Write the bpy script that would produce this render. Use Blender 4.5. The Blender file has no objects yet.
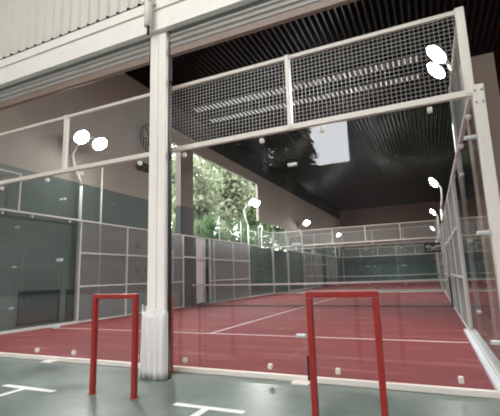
import bpy, bmesh, math, random
from mathutils import Vector, Matrix

SC = bpy.context.scene
COL = SC.collection
RND = random.Random(7)
PI = math.pi

# ------------------------------------------------------------------ helpers
class MB:
    """collects simple shapes and links them as one mesh object"""
    def __init__(self):
        self.v, self.f, self.s = [], [], []

    def quad(self, a, b, c, d, smooth=False):
        n = len(self.v)
        self.v += [tuple(a), tuple(b), tuple(c), tuple(d)]
        self.f.append((n, n+1, n+2, n+3)); self.s.append(smooth)

    def box(self, x0, x1, y0, y1, z0, z1):
        n = len(self.v)
        self.v += [(x0,y0,z0),(x1,y0,z0),(x1,y1,z0),(x0,y1,z0),(x0,y0,z1),(x1,y0,z1),(x1,y1,z1),(x0,y1,z1)]
        for q in ((3,2,1,0),(4,5,6,7),(0,1,5,4),(1,2,6,5),(2,3,7,6),(3,0,4,7)):
            self.f.append(tuple(n+i for i in q)); self.s.append(False)
        return self

    def bevel_box(self, x0, x1, y0, y1, z0, z1, b=.006):
        bm = bmesh.new()
        bmesh.ops.create_cube(bm, size=1)
        for v in bm.verts:
            v.co = Vector((x0+(v.co.x+.5)*(x1-x0), y0+(v.co.y+.5)*(y1-y0), z0+(v.co.z+.5)*(z1-z0)))
        bmesh.ops.bevel(bm, geom=bm.edges[:], offset=b, segments=2, affect='EDGES', profile=.5)
        self.add_bm(bm); return self

    def add_bm(self, bm, smooth=False):
        n = len(self.v); bm.verts.index_update()
        self.v += [tuple(v.co) for v in bm.verts]
        for f in bm.faces:
            self.f.append(tuple(n+v.index for v in f.verts)); self.s.append(smooth)
        bm.free()

    def tube(self, pts, r, seg=10, closed=False, cap=True):
        pts = [Vector(p) for p in pts]; N = len(pts)
        rs = r if isinstance(r, (list, tuple)) else [r]*N
        n0 = len(self.v); prev = None
        for i, p in enumerate(pts):
            if closed: t = (pts[(i+1) % N]-pts[i-1]).normalized()
            else: t = (pts[min(i+1, N-1)]-pts[max(i-1, 0)]).normalized()
            if prev is None:
                a = Vector((0,0,1)) if abs(t.z) < .9 else Vector((1,0,0))
                u = t.cross(a).normalized()
            else:
                u = (prev-t*prev.dot(t)).normalized()
            prev = u; w = t.cross(u)
            for k in range(seg):
                an = 2*PI*k/seg
                self.v.append(tuple(p+(u*math.cos(an)+w*math.sin(an))*rs[i]))
        for i in range(N if closed else N-1):
            for k in range(seg):
                a = n0+i*seg+k; b = n0+i*seg+(k+1) % seg
                j = (i+1) % N
                c = n0+j*seg+(k+1) % seg; d = n0+j*seg+k
                self.f.append((a, b, c, d)); self.s.append(True)
        if cap and not closed:
            self.f.append(tuple(n0+k for k in reversed(range(seg)))); self.s.append(False)
            self.f.append(tuple(n0+(N-1)*seg+k for k in range(seg))); self.s.append(False)
        return self

    def cyl(self, p0, p1, r, seg=14):
        return self.tube([p0, p1], r, seg)

    def dome(self, c, r, depth, direction, rings=5, seg=18):
        d = Vector(direction).normalized()
        a = Vector((0,0,1)) if abs(d.z) < .9 else Vector((1,0,0))
        u = d.cross(a).normalized(); w = d.cross(u); c = Vector(c); n0 = len(self.v)
        for i in range(rings):
            t = i/rings*PI/2
            for k in range(seg):
                an = 2*PI*k/seg
                self.v.append(tuple(c+(u*math.cos(an)+w*math.sin(an))*r*math.cos(t)+d*depth*math.sin(t)))
        self.v.append(tuple(c+d*depth)); tip = len(self.v)-1
        for i in range(rings):
            for k in range(seg):
                a_ = n0+i*seg+k; b_ = n0+i*seg+(k+1) % seg
                if i < rings-1: self.f.append((a_, b_, b_+seg, a_+seg))
                else: self.f.append((a_, b_, tip))
                self.s.append(True)
        return self

    def build(self, name, mat, parent=None):
        me = bpy.data.meshes.new(name)
        me.from_pydata(self.v, [], self.f)
        me.polygons.foreach_set('use_smooth', self.s)
        me.materials.append(mat); me.update()
        o = bpy.data.objects.new(name, me); COL.objects.link(o)
        if parent is not None: o.parent = parent
        return o

def tag(o, label=None, cat=None, group=None, kind=None):
    if label: o['label'] = label
    if cat: o['category'] = cat
    if group: o['group'] = group
    if kind: o['kind'] = kind
    return o

def thing(name, label, cat, loc=(0,0,0), group=None, rz=0):
    o = bpy.data.objects.new(name, None); COL.objects.link(o)
    o.empty_display_size = .2
    o.location = loc; o.rotation_euler = (0,0,rz)
    return tag(o, label, cat, group)

def kids(o):
    return [c for c in COL.objects if c.parent == o]

def copy_tree(o, parent=None):
    c = o.copy(); COL.objects.link(c)
    if parent is not None: c.parent = parent
    for ch in kids(o): copy_tree(ch, c)
    return c

def copy_thing(o, loc, label, group=None, rz=None, scale=None):
    c = copy_tree(o); c.location = loc; c['label'] = label
    if group: c['group'] = group
    if rz is not None: c.rotation_euler = (0,0,rz)
    if scale is not None: c.scale = scale
    return c

def struct(o):
    o['kind'] = 'structure'; return o

# ------------------------------------------------------------------ materials
def s2l(c):
    return tuple(((x/255)/12.92 if x/255 <= .04045 else ((x/255+.055)/1.055)**2.4) for x in c)

def new_mat(name):
    m = bpy.data.materials.new(name); m.use_nodes = True
    return m, m.node_tree, m.node_tree.nodes['Principled BSDF']

def plain(name, rgb, rough=.5, metal=0, var=.08, scale=6, bump=0, spec=.5):
    """painted surface with a little procedural unevenness"""
    m, t, b = new_mat(name)
    c = s2l(rgb)
    tc = t.nodes.new('ShaderNodeTexCoord'); nz = t.nodes.new('ShaderNodeTexNoise')
    nz.inputs['Scale'].default_value = scale; nz.inputs['Detail'].default_value = 4
    t.links.new(tc.outputs['Object'], nz.inputs['Vector'])
    mx = t.nodes.new('ShaderNodeMix'); mx.data_type = 'RGBA'
    mx.inputs[6].default_value = tuple(x*(1-var) for x in c)+(1,)
    mx.inputs[7].default_value = tuple(min(1, x*(1+var)) for x in c)+(1,)
    t.links.new(nz.outputs['Fac'], mx.inputs[0]); t.links.new(mx.outputs[2], b.inputs['Base Color'])
    b.inputs['Roughness'].default_value = rough; b.inputs['Metallic'].default_value = metal
    b.inputs['Specular IOR Level'].default_value = spec
    if bump:
        bp = t.nodes.new('ShaderNodeBump'); bp.inputs['Strength'].default_value = bump
        t.links.new(nz.outputs['Fac'], bp.inputs['Height']); t.links.new(bp.outputs[0], b.inputs['Normal'])
    return m

def emit(name, rgb, strength):
    m, t, b = new_mat(name)
    b.inputs['Base Color'].default_value = (.8,.8,.8,1)
    b.inputs['Emission Color'].default_value = s2l(rgb)+(1,)
    b.inputs['Emission Strength'].default_value = strength
    return m

def glass_mat(name, tint=(.955,.975,.968), haze=.006):
    """thin sheet of clear glass: Schlick reflection over a tinted clear body, with a trace of painted-in haze"""
    m = bpy.data.materials.new(name); m.use_nodes = True; t = m.node_tree
    for n in list(t.nodes): t.nodes.remove(n)
    out = t.nodes.new('ShaderNodeOutputMaterial')
    tr = t.nodes.new('ShaderNodeBsdfTransparent'); tr.inputs[0].default_value = tint+(1,)
    gl = t.nodes.new('ShaderNodeBsdfGlossy'); gl.inputs['Roughness'].default_value = .015
    df = t.nodes.new('ShaderNodeBsdfDiffuse'); df.inputs[0].default_value = (.75,.8,.8,1)
    lw = t.nodes.new('ShaderNodeLayerWeight'); lw.inputs[0].default_value = .5
    p = t.nodes.new('ShaderNodeMath'); p.operation = 'POWER'; p.inputs[1].default_value = 5
    ma = t.nodes.new('ShaderNodeMath'); ma.operation = 'MULTIPLY_ADD'; ma.inputs[1].default_value = .9; ma.inputs[2].default_value = .075
    t.links.new(lw.outputs['Facing'], p.inputs[0]); t.links.new(p.outputs[0], ma.inputs[0])
    m1 = t.nodes.new('ShaderNodeMixShader'); m1.inputs[0].default_value = haze  # diffuse share put in as the milky veil over the glass
    t.links.new(tr.outputs[0], m1.inputs[1]); t.links.new(df.outputs[0], m1.inputs[2])
    m2 = t.nodes.new('ShaderNodeMixShader')
    t.links.new(ma.outputs[0], m2.inputs[0]); t.links.new(m1.outputs[0], m2.inputs[1]); t.links.new(gl.outputs[0], m2.inputs[2])
    t.links.new(m2.outputs[0], out.inputs[0])
    return m

def leaf_mat(name, dark, light, trans=.35):
    m = bpy.data.materials.new(name); m.use_nodes = True; t = m.node_tree
    for n in list(t.nodes): t.nodes.remove(n)
    out = t.nodes.new('ShaderNodeOutputMaterial')
    tc = t.nodes.new('ShaderNodeTexCoord'); nz = t.nodes.new('ShaderNodeTexNoise')
    nz.inputs['Scale'].default_value = 1.3; nz.inputs['Detail'].default_value = 5
    t.links.new(tc.outputs['Object'], nz.inputs['Vector'])
    cr = t.nodes.new('ShaderNodeValToRGB')
    cr.color_ramp.elements[0].position = .35; cr.color_ramp.elements[0].color = s2l(dark)+(1,)
    cr.color_ramp.elements[1].position = .65; cr.color_ramp.elements[1].color = s2l(light)+(1,)
    t.links.new(nz.outputs['Fac'], cr.inputs[0])
    d = t.nodes.new('ShaderNodeBsdfDiffuse'); tl = t.nodes.new('ShaderNodeBsdfTranslucent')
    t.links.new(cr.outputs[0], d.inputs[0]); t.links.new(cr.outputs[0], tl.inputs[0])
    mx = t.nodes.new('ShaderNodeMixShader'); mx.inputs[0].default_value = trans
    t.links.new(d.outputs[0], mx.inputs[1]); t.links.new(tl.outputs[0], mx.inputs[2])
    t.links.new(mx.outputs[0], out.inputs[0])
    return m

def zones_mat(name, green, beige, dark, zg, zd, yd):
    """painted hall wall: green dado up to zg, pale paint above, dark steel band above zd for y > yd"""
    m, t, b = new_mat(name)
    g = t.nodes.new('ShaderNodeNewGeometry'); sp = t.nodes.new('ShaderNodeSeparateXYZ')
    t.links.new(g.outputs['Position'], sp.inputs[0])
    def gt(sock, v):
        n = t.nodes.new('ShaderNodeMath'); n.operation = 'GREATER_THAN'; n.inputs[1].default_value = v
        t.links.new(sp.outputs[sock], n.inputs[0]); return n
    def mix(f, a, bb):
        n = t.nodes.new('ShaderNodeMix'); n.data_type = 'RGBA'
        t.links.new(f.outputs[0], n.inputs[0])
        for i, s in ((6, a), (7, bb)):
            if isinstance(s, tuple): n.inputs[i].default_value = s2l(s)+(1,)
            else: t.links.new(s.outputs[2], n.inputs[i])
        return n
    c1 = mix(gt('Z', zg), green, beige)
    f1, f2 = gt('Z', zd), gt('Y', yd)
    mu = t.nodes.new('ShaderNodeMath'); mu.operation = 'MULTIPLY'
    t.links.new(f1.outputs[0], mu.inputs[0]); t.links.new(f2.outputs[0], mu.inputs[1])
    c2 = mix(mu, c1, dark)
    nz = t.nodes.new('ShaderNodeTexNoise'); nz.inputs['Scale'].default_value = .9; nz.inputs['Detail'].default_value = 5
    t.links.new(g.outputs['Position'], nz.inputs['Vector'])
    hv = t.nodes.new('ShaderNodeHueSaturation')
    mr = t.nodes.new('ShaderNodeMapRange'); mr.inputs[3].default_value = .85; mr.inputs[4].default_value = 1.15
    t.links.new(nz.outputs['Fac'], mr.inputs[0]); t.links.new(mr.outputs[0], hv.inputs['Value'])
    t.links.new(c2.outputs[2], hv.inputs['Color']); t.links.new(hv.outputs[0], b.inputs['Base Color'])
    b.inputs['Roughness'].default_value = .6
    return m

def ground_mat(name, rgb, rough, patch):
    """painted concrete with worn lighter patches and fine scuffs"""
    m, t, b = new_mat(name)
    g = t.nodes.new('ShaderNodeNewGeometry')
    n1 = t.nodes.new('ShaderNodeTexNoise'); n1.inputs['Scale'].default_value = 1.1; n1.inputs['Detail'].default_value = 6
    n2 = t.nodes.new('ShaderNodeTexNoise'); n2.inputs['Scale'].default_value = 9; n2.inputs['Detail'].default_value = 6
    for n in (n1, n2): t.links.new(g.outputs['Position'], n.inputs['Vector'])
    ad = t.nodes.new('ShaderNodeMath'); ad.operation = 'MULTIPLY_ADD'; ad.inputs[1].default_value = .35
    t.links.new(n2.outputs['Fac'], ad.inputs[0]); t.links.new(n1.outputs['Fac'], ad.inputs[2])
    cr = t.nodes.new('ShaderNodeValToRGB')
    c = s2l(rgb); p = s2l(patch)
    cr.color_ramp.elements[0].position = .5; cr.color_ramp.elements[0].color = tuple(x*.85 for x in c)+(1,)
    cr.color_ramp.elements[1].position = .9; cr.color_ramp.elements[1].color = p+(1,)
    t.links.new(ad.outputs[0], cr.inputs[0]); t.links.new(cr.outputs[0], b.inputs['Base Color'])
    mr = t.nodes.new('ShaderNodeMapRange'); mr.inputs[3].default_value = rough*.7; mr.inputs[4].default_value = rough*1.35
    t.links.new(n1.outputs['Fac'], mr.inputs[0]); t.links.new(mr.outputs[0], b.inputs['Roughness'])
    return m

def turf_mat(name, rgb, streak_rgb):
    """red artificial turf with paler streaks across the court"""
    m, t, b = new_mat(name)
    g = t.nodes.new('ShaderNodeNewGeometry')
    mp = t.nodes.new('ShaderNodeMapping'); mp.inputs['Scale'].default_value = (.35, 2.6, 1)
    t.links.new(g.outputs['Position'], mp.inputs[0])
    n1 = t.nodes.new('ShaderNodeTexNoise'); n1.inputs['Scale'].default_value = 1.6; n1.inputs['Detail'].default_value = 6
    t.links.new(mp.outputs[0], n1.inputs['Vector'])
    n2 = t.nodes.new('ShaderNodeTexNoise'); n2.inputs['Scale'].default_value = 60; n2.inputs['Detail'].default_value = 3
    t.links.new(g.outputs['Position'], n2.inputs['Vector'])
    cr = t.nodes.new('ShaderNodeValToRGB'); c = s2l(rgb); s = s2l(streak_rgb)
    e = cr.color_ramp.elements
    e[0].position = .35; e[0].color = tuple(x*.88 for x in c)+(1,)
    e[1].position = .56; e[1].color = c+(1,)
    k = e.new(.78); k.color = tuple(.4*a+.6*d for a, d in zip(c, s))+(1,)
    t.links.new(n1.outputs['Fac'], cr.inputs[0])
    hv = t.nodes.new('ShaderNodeHueSaturation')
    mr = t.nodes.new('ShaderNodeMapRange'); mr.inputs[3].default_value = .8; mr.inputs[4].default_value = 1.2
    t.links.new(n2.outputs['Fac'], mr.inputs[0]); t.links.new(mr.outputs[0], hv.inputs['Value'])
    t.links.new(cr.outputs[0], hv.inputs['Color']); t.links.new(hv.outputs[0], b.inputs['Base Color'])
    b.inputs['Roughness'].default_value = .75; b.inputs['Specular IOR Level'].default_value = .25
    return m

M = {}
M['cream'] = plain('cream_steel_paint', (236,229,222), .45, var=.04)
M['cladding'] = plain('cream_cladding', (208,202,193), .6, var=.06, scale=2)
M['white'] = plain('white_powder_coat', (222,214,204), .4, var=.03)
M['pole_white'] = plain('white_pole_paint', (225,226,222), .4, var=.03)
M['wire'] = plain('galvanised_wire', (146,144,140), .4, var=.03)
M['wire_grey'] = plain('grey_coated_wire', (166,167,166), .5, var=.03)
M['shutter'] = plain('grey_shutter_steel', (150,144,139), .4, var=.08)
M['shutter_bar'] = plain('pale_brown_bar', (132,112,102), .5, var=.06)
M['red'] = plain('red_paint', (140,36,32), .38, var=.08, scale=9)
M['orange'] = plain('orange_red_strip', (176,70,48), .5)
M['black'] = plain('black_plastic', (24,24,26), .5)
M['chrome'] = plain('steel_clamp', (200,203,202), .3, var=.04, metal=.3)
M['dark_steel'] = plain('dark_roof_steel', (20,16,17), .45, var=.2)
M['roof'] = plain('dark_corrugated_sheet', (6,4,5), .2, var=.25, scale=2, spec=.08)
M['darkgreen'] = plain('dark_green_panel', (44,62,58), .5)
M['wallboard'] = plain('white_board', (232,228,232), .5, var=.03)
M['sheet'] = plain('white_plastic_sheet', (226,222,220), .4, var=.04)
M['line'] = plain('white_line_paint', (228,214,210), .7, var=.06, scale=20)
M['mark'] = plain('white_road_paint', (225,225,220), .6, var=.1, scale=25)
M['curb'] = plain('white_painted_curb', (226,230,236), .45, var=.04)
M['vent'] = plain('dark_louvre', (30,36,34), .5)
M['taupe'] = plain('taupe_render', (190,168,152), .8, var=.08, scale=3)
M['facing'] = plain('unseen_blocks_dark', (40,40,40), .8, var=.2, scale=1)
M['canopy'] = plain('unseen_canopy_grey', (70,68,66), .8, var=.1)
M['banner'] = plain('dark_banner_cloth', (22,30,32), .7)
M['netcord'] = plain('black_net_cord', (28,24,26), .8)
M['tape'] = plain('white_net_tape', (225,222,220), .6, var=.03)
M['green_netting'] = plain('green_netting', (70,120,84), .8)
M['bark'] = plain('grey_brown_bark', (84,70,58), .9, var=.25, scale=8, bump=.4)
M['glass'] = glass_mat('clear_glass')
M['lamp'] = emit('led_lens', (255,252,246), 110)
M['rib_glint'] = emit('rib_glint_glow', (235,242,240), .45)  # weak glow for the added glints along the roof ribs
M['leaf_a'] = leaf_mat('fresh_green_leaves', (96,104,82), (160,166,138))
M['leaf_b'] = leaf_mat('mid_green_leaves', (70,88,62), (134,148,108))
M['leaf_c'] = leaf_mat('dark_leaves', (14,20,14), (84,96,78), .2)
M['floor'] = ground_mat('grey_green_concrete', (94,106,99), .32, (122,134,127))
M['turf'] = turf_mat('red_turf', (126,50,54), (182,128,124))
M['hallwall'] = zones_mat('hall_wall_paint', (94,110,104), (166,158,146), (22,18,18), 4.25, 7.75, 8.05)
M['pier'] = zones_mat('hall_pier_shaded_paint', (14,26,27), (104,92,84), (22,18,18), 4.35, 20, 0)  # wall paint darkened to carry the shading on the pier face
M['farwall'] = zones_mat('far_wall_paint', (76,108,104), (142,118,106), (40,33,33), 4.25, 20, 0)

# ------------------------------------------------------------------ setting
struct(MB().box(-30, 30, -34, 48, -.12, 0).build('floor', M['floor']))
for k in range(2):
    m = MB(); y0 = 23*k
    m.box(-.04, 10.0, y0+.06, y0+19.98, .001, .012)
    court = struct(m.build('floor_%d' % (k+1), M['turf']))
    for nm, y in (('service_line', 3.05), ('service_line', 16.95)):
        MB().box(0, 10, y0+y-.025, y0+y+.025, .013, .015).build(nm, M['line'], court)
    MB().box(4.975, 5.025, y0+3.0, y0+17.0, .0131, .0152).build('center_line', M['line'], court)
m = MB(); m.box(10.62, 20.6, .06, 43, .001, .012); struct(m.build('floor_3', M['turf']))
m = MB(); m.box(9.90, 9.97, .08, 4.4, .012, .06); struct(m.build('trim_2', M['curb']))

# hall wall along the left touchline, with its openings
XW0, XW1 = -.52, -.36
for nm, mt, y0, y1, z0, z1, e in (('wall_left', 'hallwall', -.2, 8.0, 0, 10.5, 0), ('wall_left', 'hallwall', 8.0, 9.7, 0, 2.9, 0),
        ('wall_left_pier', 'pier', 9.7, 10.7, 0, 7.1, .08), ('wall_left', 'hallwall', 10.7, 24.0, 0, 2.95, 0),
        ('wall_left_lintel', 'hallwall', 18.5, 24.0, 4.7, 7.1, 0), ('wall_left', 'hallwall', 24.0, 44.4, 0, 7.1, 0),
        ('wall_left_header', 'hallwall', 8.0, 44.4, 7.1, 8.96, 0)):
    struct(MB().box(XW0-e, XW1+e*.6, y0, y1, z0, z1).build(nm, M[mt]))
struct(MB().box(-.6, 24, 44.4, 44.6, 0, 9.2).build('wall_back', M['farwall']))
struct(MB().box(22.6, 22.8, -.2, 44.5, 0, 10.5).build('wall_right', M['farwall']))
struct(MB().box(10.3, 10.80, 3.0, 3.5, 0, 4.92).build('wall_pier', M['taupe']))

# corrugated roof deck of the hall
m = MB(); P_ = .2; S = 8; nx = int(23.2/P_*S)
cols = [(-.55+i*P_/S, 8.92-.023*math.cos(2*PI*i/S)) for i in range(nx+1)]
ys = [5.72, 16, 30, 44.5]
for y in ys: m.v += [(x, y, z) for x, z in cols]
w = nx+1
for j in range(len(ys)-1):
    for i in range(nx):
        m.f.append((j*w+i, (j+1)*w+i, (j+1)*w+i+1, j*w+i+1)); m.s.append(True)
struct(m.build('ceiling', M['roof']))
m = MB(); m.box(-.36, 22.6, 5.6, 5.72, 8.86, 10.5); m.box(-.52, 22.8, -.3, 5.72, 10.5, 10.6)
struct(m.build('ceiling_front', M['dark_steel']))

# glowing dashes added in place of floodlight glints on the roof ribs
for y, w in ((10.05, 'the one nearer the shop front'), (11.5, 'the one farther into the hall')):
    t = thing('rib_glint_strip', 'long strip of glowing dashes added for glints on the roof ribs, '+w, 'added glint strip', (.2,y,8.80), 'added glint strips under the roof')
    m = MB(); m.box(0, 9.7, -.26, .26, .02, .10); m.build('dash_backing', M['dark_steel'], t)
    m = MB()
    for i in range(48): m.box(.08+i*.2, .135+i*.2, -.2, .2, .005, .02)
    m.build('glint_dashes', M['rib_glint'], t)
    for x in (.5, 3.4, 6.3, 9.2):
        m = MB(); m.cyl((x,0,.1), (x,0,.14), .02, 8); m.build('glint_strip_hanger', M['dark_steel'], t)

# facade above the shop-front opening
m = MB()
m.box(-8, 14, -.5, -.42, 4.64, 4.94)
m.box(-8, 14, -.53, -.42, 4.94, 5.08)
m.box(-8, 14, -.515, -.42, 4.62, 4.66)
m.box(-8, 14, -.42, -.2, 4.80, 5.02)
struct(m.build('wall_front_beam', M['cream']))
m = MB(); pr = []
x = -8
while x < 14:
    pr += [(x, -.50), (x+.13, -.50), (x+.15, -.535), (x+.18, -.535)]; x += .2
pr.append((x, -.50))
for a, b in zip(pr[:-1], pr[1:]):
    m.quad((a[0], a[1], 5.13), (b[0], b[1], 5.13), (b[0], b[1], 8.6), (a[0], a[1], 8.6))
struct(m.build('wall_front_cladding', M['cladding']))
m = MB(); m.box(-8, 14, -.43, -.36, 5.0, 10.5); struct(m.build('wall_front', M['dark_steel']))
m = MB(); m.box(-30, -.5, -.4, -.2, 0, 8.6); struct(m.build('wall_front_side', M['cladding']))

# facade pillar with its shutter guides and rain pipe
t = thing('pillar', 'cream steel pillar between the two shutter openings', 'pillar', (6.26,-.33,0)); t['kind'] = 'thing'
m = MB()
m.bevel_box(-.13, .14, -.12, .0, 0, 4.64, .012)
m.bevel_box(-.05, .02, -.135, -.115, 0, 4.62, .004)
m.build('column', M['cream'], t)
for s in (-1, 1):
    m = MB(); x0 = .14 if s > 0 else -.19
    x0 = .14 if s > 0 else -.16; x0 = .14 if s > 0 else -.15; m.box(x0, x0+.02, -.05, -.03, 0, 4.5); m.box(x0, x0+.02, -.015, .0, 0, 4.5); m.box(x0 if s > 0 else x0+.014, x0+.006 if s > 0 else x0+.02, -.05, .0, 0, 4.5)
    m.build('shutter_guide', M['vent'], t)
m = MB(); m.box(-.02, .015, .2, .25, .0, .95); m.build('edge_strip', M['orange'], t)
t = thing('rain_pipe', 'short cream rain pipe over the pillar head, fixed to the beam', 'pipe', (6.22,-.6,4.5))
m = MB(); m.tube([(0,-.01,.14),(0,-.01,1.0)], .055, 14); m.build('pipe', M['cream'], t)
for z in (.5, .86):
    m = MB(); m.box(-.075, .075, -.07, .07, z, z+.04); m.build('bracket', M['cream'], t)
m = MB(); m.tube([(0,-.01,.02),(0,-.01,.14)], .018, 12); m.build('outlet', M['black'], t)

# crinkled sheet wrapped about the pillar foot
m = MB(); path = []
pts0 = [(-.20,.04),(-.205,-.12),(-.14,-.145),(.0,-.15),(.11,-.145),(.148,-.13),(.15,-.02)]
N = 64
def along(pts, s):
    L = [math.dist(a, b) for a, b in zip(pts[:-1], pts[1:])]; tot = sum(L); d = s*tot
    for (a, b), l in zip(zip(pts[:-1], pts[1:]), L):
        if d <= l: return (a[0]+(b[0]-a[0])*d/l, a[1]+(b[1]-a[1])*d/l)
        d -= l
    return pts[-1]
rows = 9
for r in range(rows):
    z = .01+.80*r/(rows-1)
    for i in range(N+1):
        px, py = along(pts0, i/N)
        am = .006+.035*(1-r/(rows-1))
        k = 1+am*1.0*math.sin(i*.6+.2*r)*(.5 if px > .1 else 1)+.05*(1-r/(rows-1))
        px2 = px*k; py2 = py*k-(am*.6*math.cos(i*.75))
        zt = z+.018*math.sin(i*.5) if r == rows-1 else z
        if px < -.2 and r == rows-1: zt += .06
        m.v.append((px2, py2, zt))
for r in range(rows-1):
    for i in range(N):
        a = r*(N+1)+i; m.f.append((a, a+1, a+N+2, a+N+1)); m.s.append(True)
o = m.build('plastic_sheet', M['sheet']); o.location = (6.26,-.33,0)
md = o.modifiers.new('thick', 'SOLIDIFY'); md.thickness = .006
tag(o, 'crinkled white sheet wrapped round the pillar foot', 'sheet')

# rolled-up shutters
def shutter(x0, x1, label):
    t = thing('roller_shutter', label, 'shutter', (x0,-.36,4.25), 'rolled-up shutters')
    m = MB(); n = 5; h = .085
    for i in range(n):
        z = .10+i*h
        prof = [(-.02, z), (-.045, z+.018), (-.05, z+.045), (-.03, z+.072), (-.02, z+h)]
        for (ya, za), (yb, zb) in zip(prof[:-1], prof[1:]):
            m.quad((0, ya, za), (x1-x0, ya, za), (x1-x0, yb, zb), (0, yb, zb))
    m.build('slat_curtain', M['shutter'], t)
    m = MB(); m.bevel_box(0, x1-x0, -.05, .02, 0, .1, .008); m.build('bottom_bar', M['shutter_bar'], t)
    m = MB(); m.cyl((0, .2, .45), (x1-x0, .2, .45), .15, 20); m.build('coil', M['shutter'], t)
    return t
shutter(-.4, 6.08, 'grey slatted shutter rolled up above the opening to the left of the pillar')
shutter(6.44, 13.5, 'grey slatted shutter rolled up above the opening to the right of the pillar')

# ------------------------------------------------------------------ padel court enclosure
def wire_panel(name, parent, u0, u1, v0, v1, axis, step=.05, r=.0019, mat='wire'):
    """welded wire mesh in the XZ plane (axis 'x') or YZ plane (axis 'y')"""
    m = MB(); n = round((u1-u0)/step); k = round((v1-v0)/step)
    def bx(a0, a1, w0, w1, b0, b1):
        if axis == 'x': m.box(a0, a1, w0, w1, b0, b1)
        else: m.box(w0, w1, a0, a1, b0, b1)
    for i in range(n+1):
        u = u0+(u1-u0)*i/n; bx(u-r, u+r, -r, r, v0, v1)
    for i in range(k+1):
        v = v0+(v1-v0)*i/k; bx(u0, u1, -r*.6, r*1.4, v-r, v+r)
    return m.build(name, M[mat], parent)

def pane(parent, u0, u1, v0, v1, axis):
    m = MB(); g = .005
    if axis == 'x': m.quad((u0+g,0,v0),(u1-g,0,v0),(u1-g,0,v1),(u0+g,0,v1))
    else: m.quad((0,u0+g,v0),(0,u1-g,v0),(0,u1-g,v1),(0,u0+g,v1))
    return m.build('glass_pane', M['glass'], parent)

def clamp(parent, p, axis, big=False):
    m = MB(); x, y, z = p
    a, b = (.06, .022) if big else (.024, .032)
    if axis == 'x':
        m.bevel_box(x-a, x+a, y-.022, y+.022, z-b, z+b, .008)
        m.cyl((x-a*.5, y-.03, z), (x-a*.5, y+.03, z), .014, 10); m.cyl((x+a*.5, y-.03, z), (x+a*.5, y+.03, z), .014, 10)
    else:
        m.bevel_box(x-.022, x+.022, y-a, y+a, z-b, z+b, .008)
        m.cyl((x-.03, y-a*.5, z), (x+.03, y-a*.5, z), .014, 10); m.cyl((x-.03, y+a*.5, z), (x+.03, y+a*.5, z), .014, 10)
    m.build('glass_clamp', M['chrome'] if big else M['white'], parent)

def end_wall(loc, label, wr=.0019):
    t = thing('padel_end_wall', label, 'court wall', loc, 'glass end walls of the padel courts')
    for i in range(5):
        x0 = 2*i
        pane(t, x0, x0+2, .08, 3.0, 'x')
        wp = wire_panel('mesh_panel', t, x0+.02, x0+1.98, 3.07, 3.98, 'x', r=wr)
        for dx in (.4, 1.6):
            for z in (.14, 2.93): clamp(t, (x0+dx, 0, z), 'x')
    for i in range(1, 5):
        for z in (.5, 1.55, 2.55): clamp(t, (2*i, 0, z), 'x', True)
        m = MB(); m.bevel_box(2*i-.1, 2*i+.1, -.16, .02, 0, .02, .004); m.build('base_plate', M['white'], t)
    m = MB(); m.bevel_box(-.02, 10.02, -.03, .03, 0, .062, .006); m.build('bottom_rail', M['white'], t)
    m = MB(); m.bevel_box(-.02, 10.02, -.03, .03, 3.0, 3.07, .006); m.build('middle_rail', M['white'], t)
    m = MB(); m.bevel_box(-.02, 10.02, -.02, .02, 3.97, 4.02, .005); m.build('top_rail', M['white'], t)
    for i in range(6):
        w = .028 if 0 < i < 5 else .045
        m = MB(); m.bevel_box(2*i-w, 2*i+w, -.04, .04, 3.02, 4.02 if 0 < i < 5 else 4.03, .006); m.build('post', M['white'], t)
    for x in (-.07, 10.07):
        m = MB(); m.bevel_box(x-.055, x+.055, -.06, .06, 0, 3.1, .008)
        cp = m.build('corner_post', M['white'], t)
        m = MB()
        for dx in (-.03, .03):
            for z in (2.9, 3.03): m.cyl((x+dx, -.07, z), (x+dx, -.05, z), .012, 8)
        m.build('bolt', M['shutter'], cp)
        for z in (.5, 1.55, 2.55): clamp(t, (x+(.09 if x < 0 else -.12), -.01, z), 'x', True)
    return t

def side_wall(loc, label, gate=(9.4, 11.6)):
    t = thing('padel_side_wall', label, 'court wall', loc, 'side walls of the padel courts')
    def vpost(y, z0, z1, w=.025):
        m = MB(); m.bevel_box(-.035, .035, y-w, y+w, z0, z1, .005); m.build('post', M['pole_white'], t)
    def rail(y0, y1, z, w=.025):
        m = MB(); m.bevel_box(-.025, .025, y0, y1, z-w, z+w, .005); m.build('rail', M['pole_white'], t)
    for (a, b, up) in ((0,2,True),(2,4,False),(16,18,False),(18,20,True)):
        pane(t, a, b, .08, 2.98, 'y')
        if up:
            wire_panel('mesh_panel', t, a+.02, b-.02, 3.03, 3.97, 'y')
            rail(a, b, 3.98, .022)
        for yy in (a+.4, b-.4): clamp(t, (0, yy, 2.92), 'y')
        rail(a, b, .04, .04); rail(a, b, 3.0)
    for (a, b) in ((4,6),(6,8),(8,gate[0]),(gate[1],12),(12,14),(14,16)):
        wire_panel('mesh_panel', t, a+.02, b-.02, .06, 2.98, 'y', r=.0055, mat='wire_grey')
        for z in (.04, 1.05, 2.03, 3.0): rail(a, b, z, .022)
    rail(gate[0], gate[1], 3.0); rail(gate[0], gate[1], 2.08, .03)
    for y in (4, 6, 8, gate[0], gate[1], 12, 14, 16): vpost(y, 0, 3.02)
    for y in (2, 18): vpost(y, 3.0, 4.0, .022)
    for y in (2, 18):
        for z in (.6, 1.6, 2.6): clamp(t, (0, y, z), 'y', True)
    return t

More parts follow.
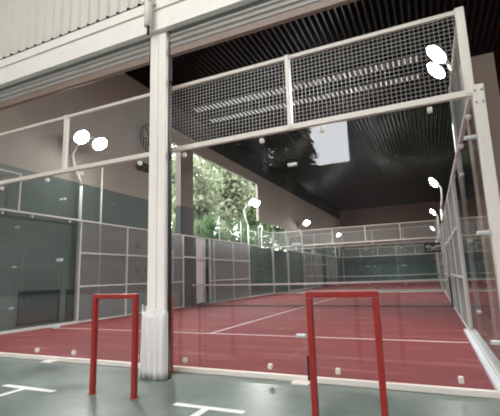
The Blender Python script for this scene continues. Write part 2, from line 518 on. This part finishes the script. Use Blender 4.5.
front = end_wall((0,0,0), 'glass and mesh end wall of the padel court facing the shop-front pillar')
front = end_wall((0,20,0), 'glass and mesh end wall beyond the net, at the far end of the nearer court', .0062)
copy_thing(front, (0,23,0), 'first glass end wall of the second court, past the gangway')
copy_thing(front, (0,43,0), 'last glass end wall against the far green wall, behind everything')
copy_thing(front, (10.62,20,0), 'glass end wall of the neighbouring court, seen beyond the right side wall')
side = side_wall((0,0,0), 'side wall of glass, then framed grey mesh, along the dark green hall wall')
copy_thing(side, (10,0,0), 'side wall of glass and mesh seen nearly edge-on by the white corner post')
copy_thing(side, (0,23,0), 'side wall of the second court along the far part of the green hall wall')
copy_thing(side, (10,23,0), 'side wall of the second court seen edge-on past the far right corner')

# nets
def net(loc, label):
    t = thing('padel_net', label, 'net', loc, 'padel nets')
    m = MB(); r = .0022
    for i in range(199):
        x = .05+i*.05; m.box(x-r, x+r, -r, r, .03, .86)
    for i in range(17):
        z = .05+i*.05; m.box(.03, 9.97, -r, r, z-r, z+r)
    m.build('netting', M['netcord'], t)
    m = MB(); n = 24
    top = [(10*i/n, .92-.04*math.sin(PI*i/n)) for i in range(n+1)]
    for (xa, za), (xb, zb) in zip(top[:-1], top[1:]):
        for y in (-.012, .012): m.quad((xa,y,za-.06),(xb,y,zb-.06),(xb,y,zb),(xa,y,za))
        m.quad((xa,-.012,za),(xb,-.012,zb),(xb,.012,zb),(xa,.012,za))
    m.build('top_tape', M['tape'], t)
    m = MB(); m.box(.0, 10, -.008, .008, .02, .05); m.build('bottom_cord', M['netcord'], t)
    for x in (.04, 9.96):
        m = MB(); m.cyl((x,0,.012), (x,0,.96), .035, 12); m.build('net_post', M['black'], t)
net((0,10,0), 'white-taped net across the nearer red court')
net((0,33,0), 'white-taped net of the second court, far behind the first net')

# floodlights
def floodlight(loc, label, s, reach, tilt):
    """bent pole carrying two lamps; s = +1 leans towards +x"""
    t = thing('floodlight', label, 'floodlight', loc, 'bent-pole floodlights round the courts')
    k = reach
    m = MB(); m.tube([(0,0,0),(0,0,3.0),(0,0,4.1)], .048, 12); m.bevel_box(-.1,.1,-.1,.1,0,.02,.004)
    m.build('pole', M['pole_white'], t)
    m = MB(); m.tube([(0,0,4.1),(-.05*s,-.05,4.35),(-.1*s,-.2,4.7),(-.1*s,-.3,5.05),((k*.3-.05)*s,-.32,5.3),(k*.7*s,-.3,5.46),((k-.05)*s,-.25,5.52)], [.046,.045,.044,.042,.04,.036,.03], 12)
    m.build('arm', M['pole_white'], t)
    xa = (k-.05)*s
    m = MB(); m.bevel_box(xa-.04, xa+.04, -.62, .2, 5.5, 5.55, .006); m.build('crossbar', M['pole_white'], t)
    for dy in (-.55, .15):
        d = Vector((.72*s, -.12, -.68)).normalized(); c = Vector((k*s, dy, 5.42+tilt*(dy+.2)))
        m = MB(); m.tube([c-d*.10, c-d*.06, c, c+d*.005], [.1,.2,.235,.235], 20); lp = m.build('lamp_housing', M['black'], t)
        m = MB(); m.dome(c+d*.006, .22, .06, d); m.build('lamp_lens', M['lamp'], lp)
        l = bpy.data.lights.new('lamp_light', 'SPOT'); l.energy = 430; l.spot_size = 2.3; l.spot_blend = .6; l.shadow_soft_size = .18; l.color = (1,.98,.95)
        o = bpy.data.objects.new('lamp_light', l); COL.objects.link(o); o.parent = lp
        o.location = c+d*.12; o.rotation_euler = d.to_track_quat('-Z', 'Y').to_euler()
    return t
fl = floodlight((-.16,4.1,0), 'bent white floodlight pole behind the left side wall, nearest to the shop front', 1, .55, 0)
fr = floodlight((10.16,4.1,0), 'bent white floodlight pole beside the right side wall, nearest to the corner post', -1, .2, 0)
for y, w in ((16.4, 'at the far end of the nearer court'), (27.1, 'at the start of the second court'), (39.6, 'at the far end of the second court')):
    copy_thing(fl, (-.16,y,0), 'bent white floodlight pole on the left touchline '+w)
    copy_thing(fr, (10.16,y,0), 'bent white floodlight pole on the right touchline '+w)

# ------------------------------------------------------------------ hoops on the pavement
def hoop(loc, w, rz, label, group):
    t = thing('hoop_barrier', label, 'barrier', loc, group, rz)
    a = .026
    for x in (0, w):
        m = MB(); m.bevel_box(x-a, x+a, -a, a, .006, 1.0, .006); l = m.build('leg', M['red'], t)
        m = MB(); m.bevel_box(x-.034, x+.034, -.034, .034, 0, .008, .002); m.build('base_plate', M['red'], l)
    m = MB(); m.bevel_box(-a, w+a, -a, a, 1.0, 1.052, .006); m.build('crossbar', M['red'], t)
    return t
hoop((5.985,-1.15,0), .55, .04, 'red square-tube hoop standing left of the pillar', 'red hoop barriers on the pavement')
h2 = hoop((8.455,-1.15,0), .55, .04, 'red square-tube hoop standing right of the pillar, cut by the frame', 'red hoop barriers on the pavement')
m = MB(); m.bevel_box(-.045, -.026, -.02, .02, .32, .52, .004); m.build('lock', M['black'], h2)

# painted T marks
def tmark(pts_bar, pts_stem, label):
    m = MB()
    for q in (pts_bar, pts_stem): m.quad(*[(x, y, .003) for x, y in q])
    tag(m.build('floor_marking', M['mark']), label, 'marking', 'painted bay marks', 'thing')
tmark([(4.66,-1.27),(5.50,-1.27),(5.50,-1.19),(4.66,-1.19)], [(5.0,-2.4),(5.08,-2.4),(5.08,-1.27),(5.0,-1.27)], 'white T-shaped bay mark left of the first hoop')
tmark([(7.05,-1.19),(7.80,-1.19),(7.80,-1.11),(7.05,-1.11)], [(7.38,-2.3),(7.46,-2.3),(7.46,-1.19),(7.38,-1.19)], 'white T-shaped bay mark between the two hoops')

# ------------------------------------------------------------------ things on the hall wall
t = thing('wall_fan', 'black caged wall fan high on the beige wall behind the mesh', 'fan', (-.36,7.3,6.6))
m = MB()
for k, r in enumerate((.58, .46, .34, .2, .1)):
    m.tube([(.30-.03*k*0, r*math.cos(a), r*math.sin(a)) for a in [2*PI*i/28 for i in range(28)]], .06 if k == 0 else .006, 8, closed=True)
for i in range(10):
    a = 2*PI*i/10; m.tube([(.30,.08*math.cos(a),.08*math.sin(a)),(.30,.58*math.cos(a),.58*math.sin(a))], .005, 6)
m.build('cage', M['black'], t)
m = MB(); m.cyl((0,0,0), (.3,0,0), .07, 14); m.box(0,.02,-.12,.12,-.12,.12); m.build('motor', M['black'], t)
for i in range(3):
    a0 = 2*PI*i/3; m = MB()
    u = Vector((0, math.cos(a0), math.sin(a0))); v = Vector((.12, -math.sin(a0)*.9, math.cos(a0)*.9))
    c = Vector((.25,0,0))
    m.quad(c+u*.06-v*.05, c+u*.06+v*.05, c+u*.5+v*.12, c+u*.5-v*.1)
    m.build('blade', M['black'], t)
t = thing('loudspeaker', 'dark box loudspeaker on the beige wall under the fan', 'speaker', (-.36,7.15,5.3))
m = MB(); m.bevel_box(.03, .3, -.36, .34, .0, .27, .02); m.build('cabinet', M['black'], t)
m = MB(); m.box(-.01, .03, -.1, .1, .05, .22); m.build('bracket', M['black'], t)
m = MB(); m.tube([(.305,.09*math.cos(2*PI*i/20)-.1,.13+.09*math.sin(2*PI*i/20)) for i in range(20)], .012, 8, closed=True); m.build('speaker_ring', M['vent'], t)
for y, z, w in ((6.95,2.43,'highest of three behind the mesh'),(6.95,1.53,'lower one below the highest of three'),(7.45,1.58,'lower one nearest to the pillar')):
    t = thing('wall_socket', 'small black socket box on the green wall, '+w, 'socket', (-.36,y,z), 'black socket boxes on the green wall')
    m = MB(); m.bevel_box(0, .09, -.09, .09, -.09, .09, .015); m.build('box', M['black'], t)
    m = MB(); m.cyl((.09,0,0), (.12,0,0), .05, 14); m.build('cap', M['vent'], t)
def vent(y0, y1, z0, z1, label):
    t = thing('wall_vent', label, 'vent', (-.36,y0,z0), 'dark vents low on the green wall')
    m = MB(); w, h = y1-y0, z1-z0
    m.box(0,.03,0,w,0,.04); m.box(0,.03,0,w,h-.04,h); m.box(0,.03,0,.04,0,h); m.box(0,.03,w-.04,w,0,h); m.build('frame', M['vent'], t)
    m = MB(); z = .05
    while z < h-.07:
        m.quad((.022,.04,z),(.022,w-.04,z),(.004,w-.04,z+.055),(.004,.04,z+.055)); z += .06
    m.build('louvre', M['vent'], t)
vent(2.42, 3.68, .12, .99, 'wide dark louvred vent low on the green wall')
vent(3.9, 4.9, .08, .97, 'narrower dark louvred vent low on the green wall beside the mesh')
def board(y0, y1, z0, z1, label):
    t = thing('white_board', label, 'board', (-.30,y0,z0), 'white boards on the green wall')
    w, h = y1-y0, z1-z0
    m = MB(); m.bevel_box(0,.03,0,w,0,h,.005); m.build('panel', M['wallboard'], t)
    m = MB(); m.bevel_box(0,.06,w,w+.16,-.0,h*.55,.005); m.build('side_frame', M['vent'], t)
board(10.86, 11.68, .05, 3.0, 'tall white board on the wall beyond the gate, past the dark pier')
board(8.78, 9.17, 1.1, 2.38, 'small white board on the wall just before the dark pier')

t = thing('steel_pole', 'thin white steel pole rising above the mesh panels near the green wall', 'pole', (-.12,4.9,0))
m = MB(); m.cyl((0,0,0),(0,0,4.86),.028,12); m.build('pole', M['pole_white'], t)
m = MB(); m.dome((0,0,4.86),.034,.03,(0,0,1)); m.build('cap', M['pole_white'], t)
m = MB(); m.bevel_box(-.08,.08,-.08,.08,0,.015,.003); m.build('base_plate', M['pole_white'], t)

# banner with white script on the far green wall
t = thing('banner', 'dark banner with white script hung at the far right of the far glass', 'banner', (9.2,20.09,2.17))
m = MB(); m.box(0, 1.05, 0, .02, 0, .58); m.build('cloth', M['banner'], t)
def script(x0, z0, s):
    m = MB(); pts = []
    for i in range(90):
        u = i/89
        pts.append((x0+u*.86*s+.03*math.sin(u*46), -.006, z0+.10*math.sin(u*46)*(1-.4*u)+.05*math.sin(u*11)))
    m.tube(pts, .016, 6); return m
script(.08, .33, 1).build('lettering', M['tape'], t)
for x in (.06, .99):
    m2 = MB(); m2.cyl((x,.01,.56),(x,-.03,.84),.008,6); m2.build('cord', M['tape'], t)
m = MB(); m.tube([(.1,-.006,.14),(.4,-.006,.17),(.95,-.006,.2)], .012, 6); m.build('underline', M['tape'], t)

# green netting fence above the low wall in the side opening
t = thing('netting_fence', 'thin green netting fence standing on the low wall in the side opening', 'fence', (-.45,10.75,2.96))
m = MB(); L = 13.2
n = int(L/.12)
for i in range(n+1): m.box(-.004,.004, L*i/n-.004, L*i/n+.004, 0, 1.3)
for i in range(12): m.box(-.004,.004, 0, L, i*.118-.004, i*.118+.004)
m.build('netting', M['green_netting'], t)
for i in range(6):
    y = .05+i*2.6
    m = MB(); m.cyl((0,y,0),(0,y,1.4),.03,10); m.build('fence_post', M['pole_white'], t)

# ------------------------------------------------------------------ planting
def tree(loc, h, rx, rz, n, mat, label, seed, trunk=True, size=.26, cz=None, name='leafy_tree', group='trees outside the hall', cat='tree'):
    rn = random.Random(seed)
    t = thing(name, label, cat, loc, group)
    cz = h-rz if cz is None else cz
    cl = []
    for i in range(26):
        while True:
            p = Vector((rn.uniform(-1,1), rn.uniform(-1,1), rn.uniform(-1,1)))
            if .25 < p.length < 1: break
        cl.append((Vector((p.x*rx*.8, p.y*rx*.8, cz+p.z*rz*.85)), rn.uniform(.28,.5)))
    m = MB()
    for i in range(n):
        c, r = rn.choice(cl)
        d = Vector((rn.gauss(0,1), rn.gauss(0,1), rn.gauss(0,.8))).normalized()*(rn.random()**.4)
        p = c+Vector((d.x*r*rx, d.y*r*rx, d.z*r*rz))
        a = Vector((rn.gauss(0,1), rn.gauss(0,1), rn.gauss(0,1))).normalized()
        b = a.cross(Vector((rn.gauss(0,1), rn.gauss(0,1), rn.gauss(0,1)))).normalized()
        s = size*rn.uniform(.6,1.3)
        m.quad(p-a*s, p-b*s*.45, p+a*s, p+b*s*.45)
    m.build('crown', mat, t)
    m = MB()
    if trunk:
        m.tube([(0,0,0),(.05,.02,cz*.4),(-.04,.05,cz*.75),(.03,0,cz+rz*.3)], [.2,.16,.12,.05], 10)
        for k in range(7):
            c, r = cl[k*3]; z0 = cz*.55+rz*.1*k*.5
            m.tube([(0,0,min(z0, c.z-.1)),(c.x*.5,c.y*.5,(z0+c.z)/2),tuple(c)], [.08,.05,.02], 7)
    else:
        for k in range(9):
            c, r = cl[k*2]; m.tube([(c.x*.2,c.y*.2,0),tuple(c)], [.03,.01], 6)
    m.build('trunk' if trunk else 'stem', M['bark'], t)
    return t
outs = [((-6.6,19.6,0), 11.5, 2.3, 3.6, 'pale green leafy tree outside the side opening, right behind the dark pier'),
        ((-6.8,26.0,0), 13.0, 2.5, 4.2, 'large fresh green tree in the middle of the side opening'),
        ((-6.6,32.6,0), 14.0, 2.5, 4.6, 'tall deeper green tree toward the far edge of the side opening'),
        ((-6.4,39.6,0), 13.0, 2.4, 4.6, 'green tree outside the far end of the opening, under the beige wall part'),
        ((-14.6,37.0,0), 18.0, 3.6, 6.6, 'broad green tree standing behind the row outside the opening'),
        ((-14.8,47.5,0), 20.0, 3.8, 7.6, 'farthest and tallest green tree outside the opening')]
for i, (p, h, rx, rz, lb) in enumerate(outs):
    tree(p, h, rx, rz, 5200, M['leaf_a' if i in (0,1,4) else 'leaf_b'], lb, 20+i)
sh = [((-2.1,12.6,0), 'bushy green shrub over the low wall, first past the dark pier'),
      ((-2.2,15.2,0), 'bushy green shrub over the low wall, second past the dark pier'),
      ((-2.1,17.9,0), 'bushy green shrub over the low wall, third past the dark pier'),
      ((-2.2,20.6,0), 'bushy green shrub over the low wall, under the beige wall part'),
      ((-2.1,23.2,0), 'bushy green shrub over the low wall, last before the solid wall')]
for i, (p, lb) in enumerate(sh):
    tree(p, 4.9-.25*i, 1.0, 2.2, 3000, M['leaf_b' if i % 2 else 'leaf_a'], lb, 60+i, False, .15, 2.6, 'garden_shrub', 'shrubs outside the low wall', 'shrub')

# stand-in for the other side of the street, seen mirrored in the glass
m = MB(); m.box(-30, 2.7, -24, -22.5, 0, 9.0); m.box(5.0, 28, -24, -22.5, 0, 17); m.box(-30, -1.6, -24, -22.5, 9.0, 17); m.box(-31, -30, -24, -.4, 0, 17); m.box(27, 28, -24, -.4, 0, 17)
m.box(2.7, 5.0, -24, -22.5, 0, 8.9)
struct(m.build('unseen_wall_opposite', M['facing']))  # unseen blocks, heights and ends shaped to shut sky out of the reflections
m = MB(); m.box(-30, 27, -9.5, -.6, 8.6, 8.8)
struct(m.build('unseen_canopy', M['canopy']))  # unseen canopy, sized to hold sky light off the pavement
ob = [((1.8,-18.6,0), 11.8, 1.8, 2.9, 'dark street tree with gaps of sky, beside the bright gap', 2300),
      ((-3.2,-18.6,0), 12.4, 2.2, 2.7, 'slim dark street tree, the one farthest from the bright gap', 1900),
      ((9.9,-18.4,0), 12.5, 2.7, 4.2, 'large dark street tree right across from the shop front', 3600),
      ((17.4,-18.4,0), 12.0, 2.6, 4.0, 'large dark street tree across the street, far side', 3000)]
for i, (p, h, rx, rz, lb, n) in enumerate(ob):
    tree(p, h, rx, rz, n, M['leaf_c'], lb, 90+i, size=.24, name='street_tree', group='street trees across the road')

# ------------------------------------------------------------------ light, sky, camera
w = bpy.data.worlds.new('sky'); SC.world = w; w.use_nodes = True
bg = w.node_tree.nodes['Background']; bg.inputs[0].default_value = (.93,.96,1,1); bg.inputs[1].default_value = 11.0

def area(name, loc, target, sx, sy, power, col=(1,1,1)):
    l = bpy.data.lights.new(name, 'AREA'); l.shape = 'RECTANGLE'; l.size = sx; l.size_y = sy; l.energy = power; l.color = col
    o = bpy.data.objects.new(name, l); COL.objects.link(o); o.location = loc
    o.rotation_euler = (Vector(target)-Vector(loc)).to_track_quat('-Z', 'Y').to_euler()
    return o
area('front_fill_light', (7, -6.5, 8.3), (6, -1.5, 2.5), 8, 3, 900, (1,.97,.94))  # added fill light for the facade and pavement
for y in (10, 33):
    pass

cam = bpy.data.cameras.new('camera'); co = bpy.data.objects.new('camera', cam); COL.objects.link(co)
F, cx, cy, cz, yaw, p, r = 391.71715, 9.44329356, -4.52652657, 1.20027872, .423986305, .171734321, -.0313352230
f = Vector((-math.sin(yaw)*math.cos(p), math.cos(yaw)*math.cos(p), math.sin(p)))
rt = Vector((math.cos(yaw), math.sin(yaw), 0)); up = rt.cross(f)
a = math.cos(r)*rt+math.sin(r)*up; b = -math.sin(r)*rt+math.cos(r)*up
mw = Matrix((a, b, -f)).transposed().to_4x4(); mw.translation = (cx, cy, cz)
co.matrix_world = mw
cam.sensor_width = 36; cam.lens = F*36/500; cam.clip_end = 300
SC.camera = co
SC.view_settings.view_transform = 'Standard'
SC.view_settings.exposure = 0
SC.cycles.filter_width = 1.9
SC.cycles.transparent_max_bounces = 48
SC.cycles.max_bounces = 10
SC.cycles.sample_clamp_indirect = 8
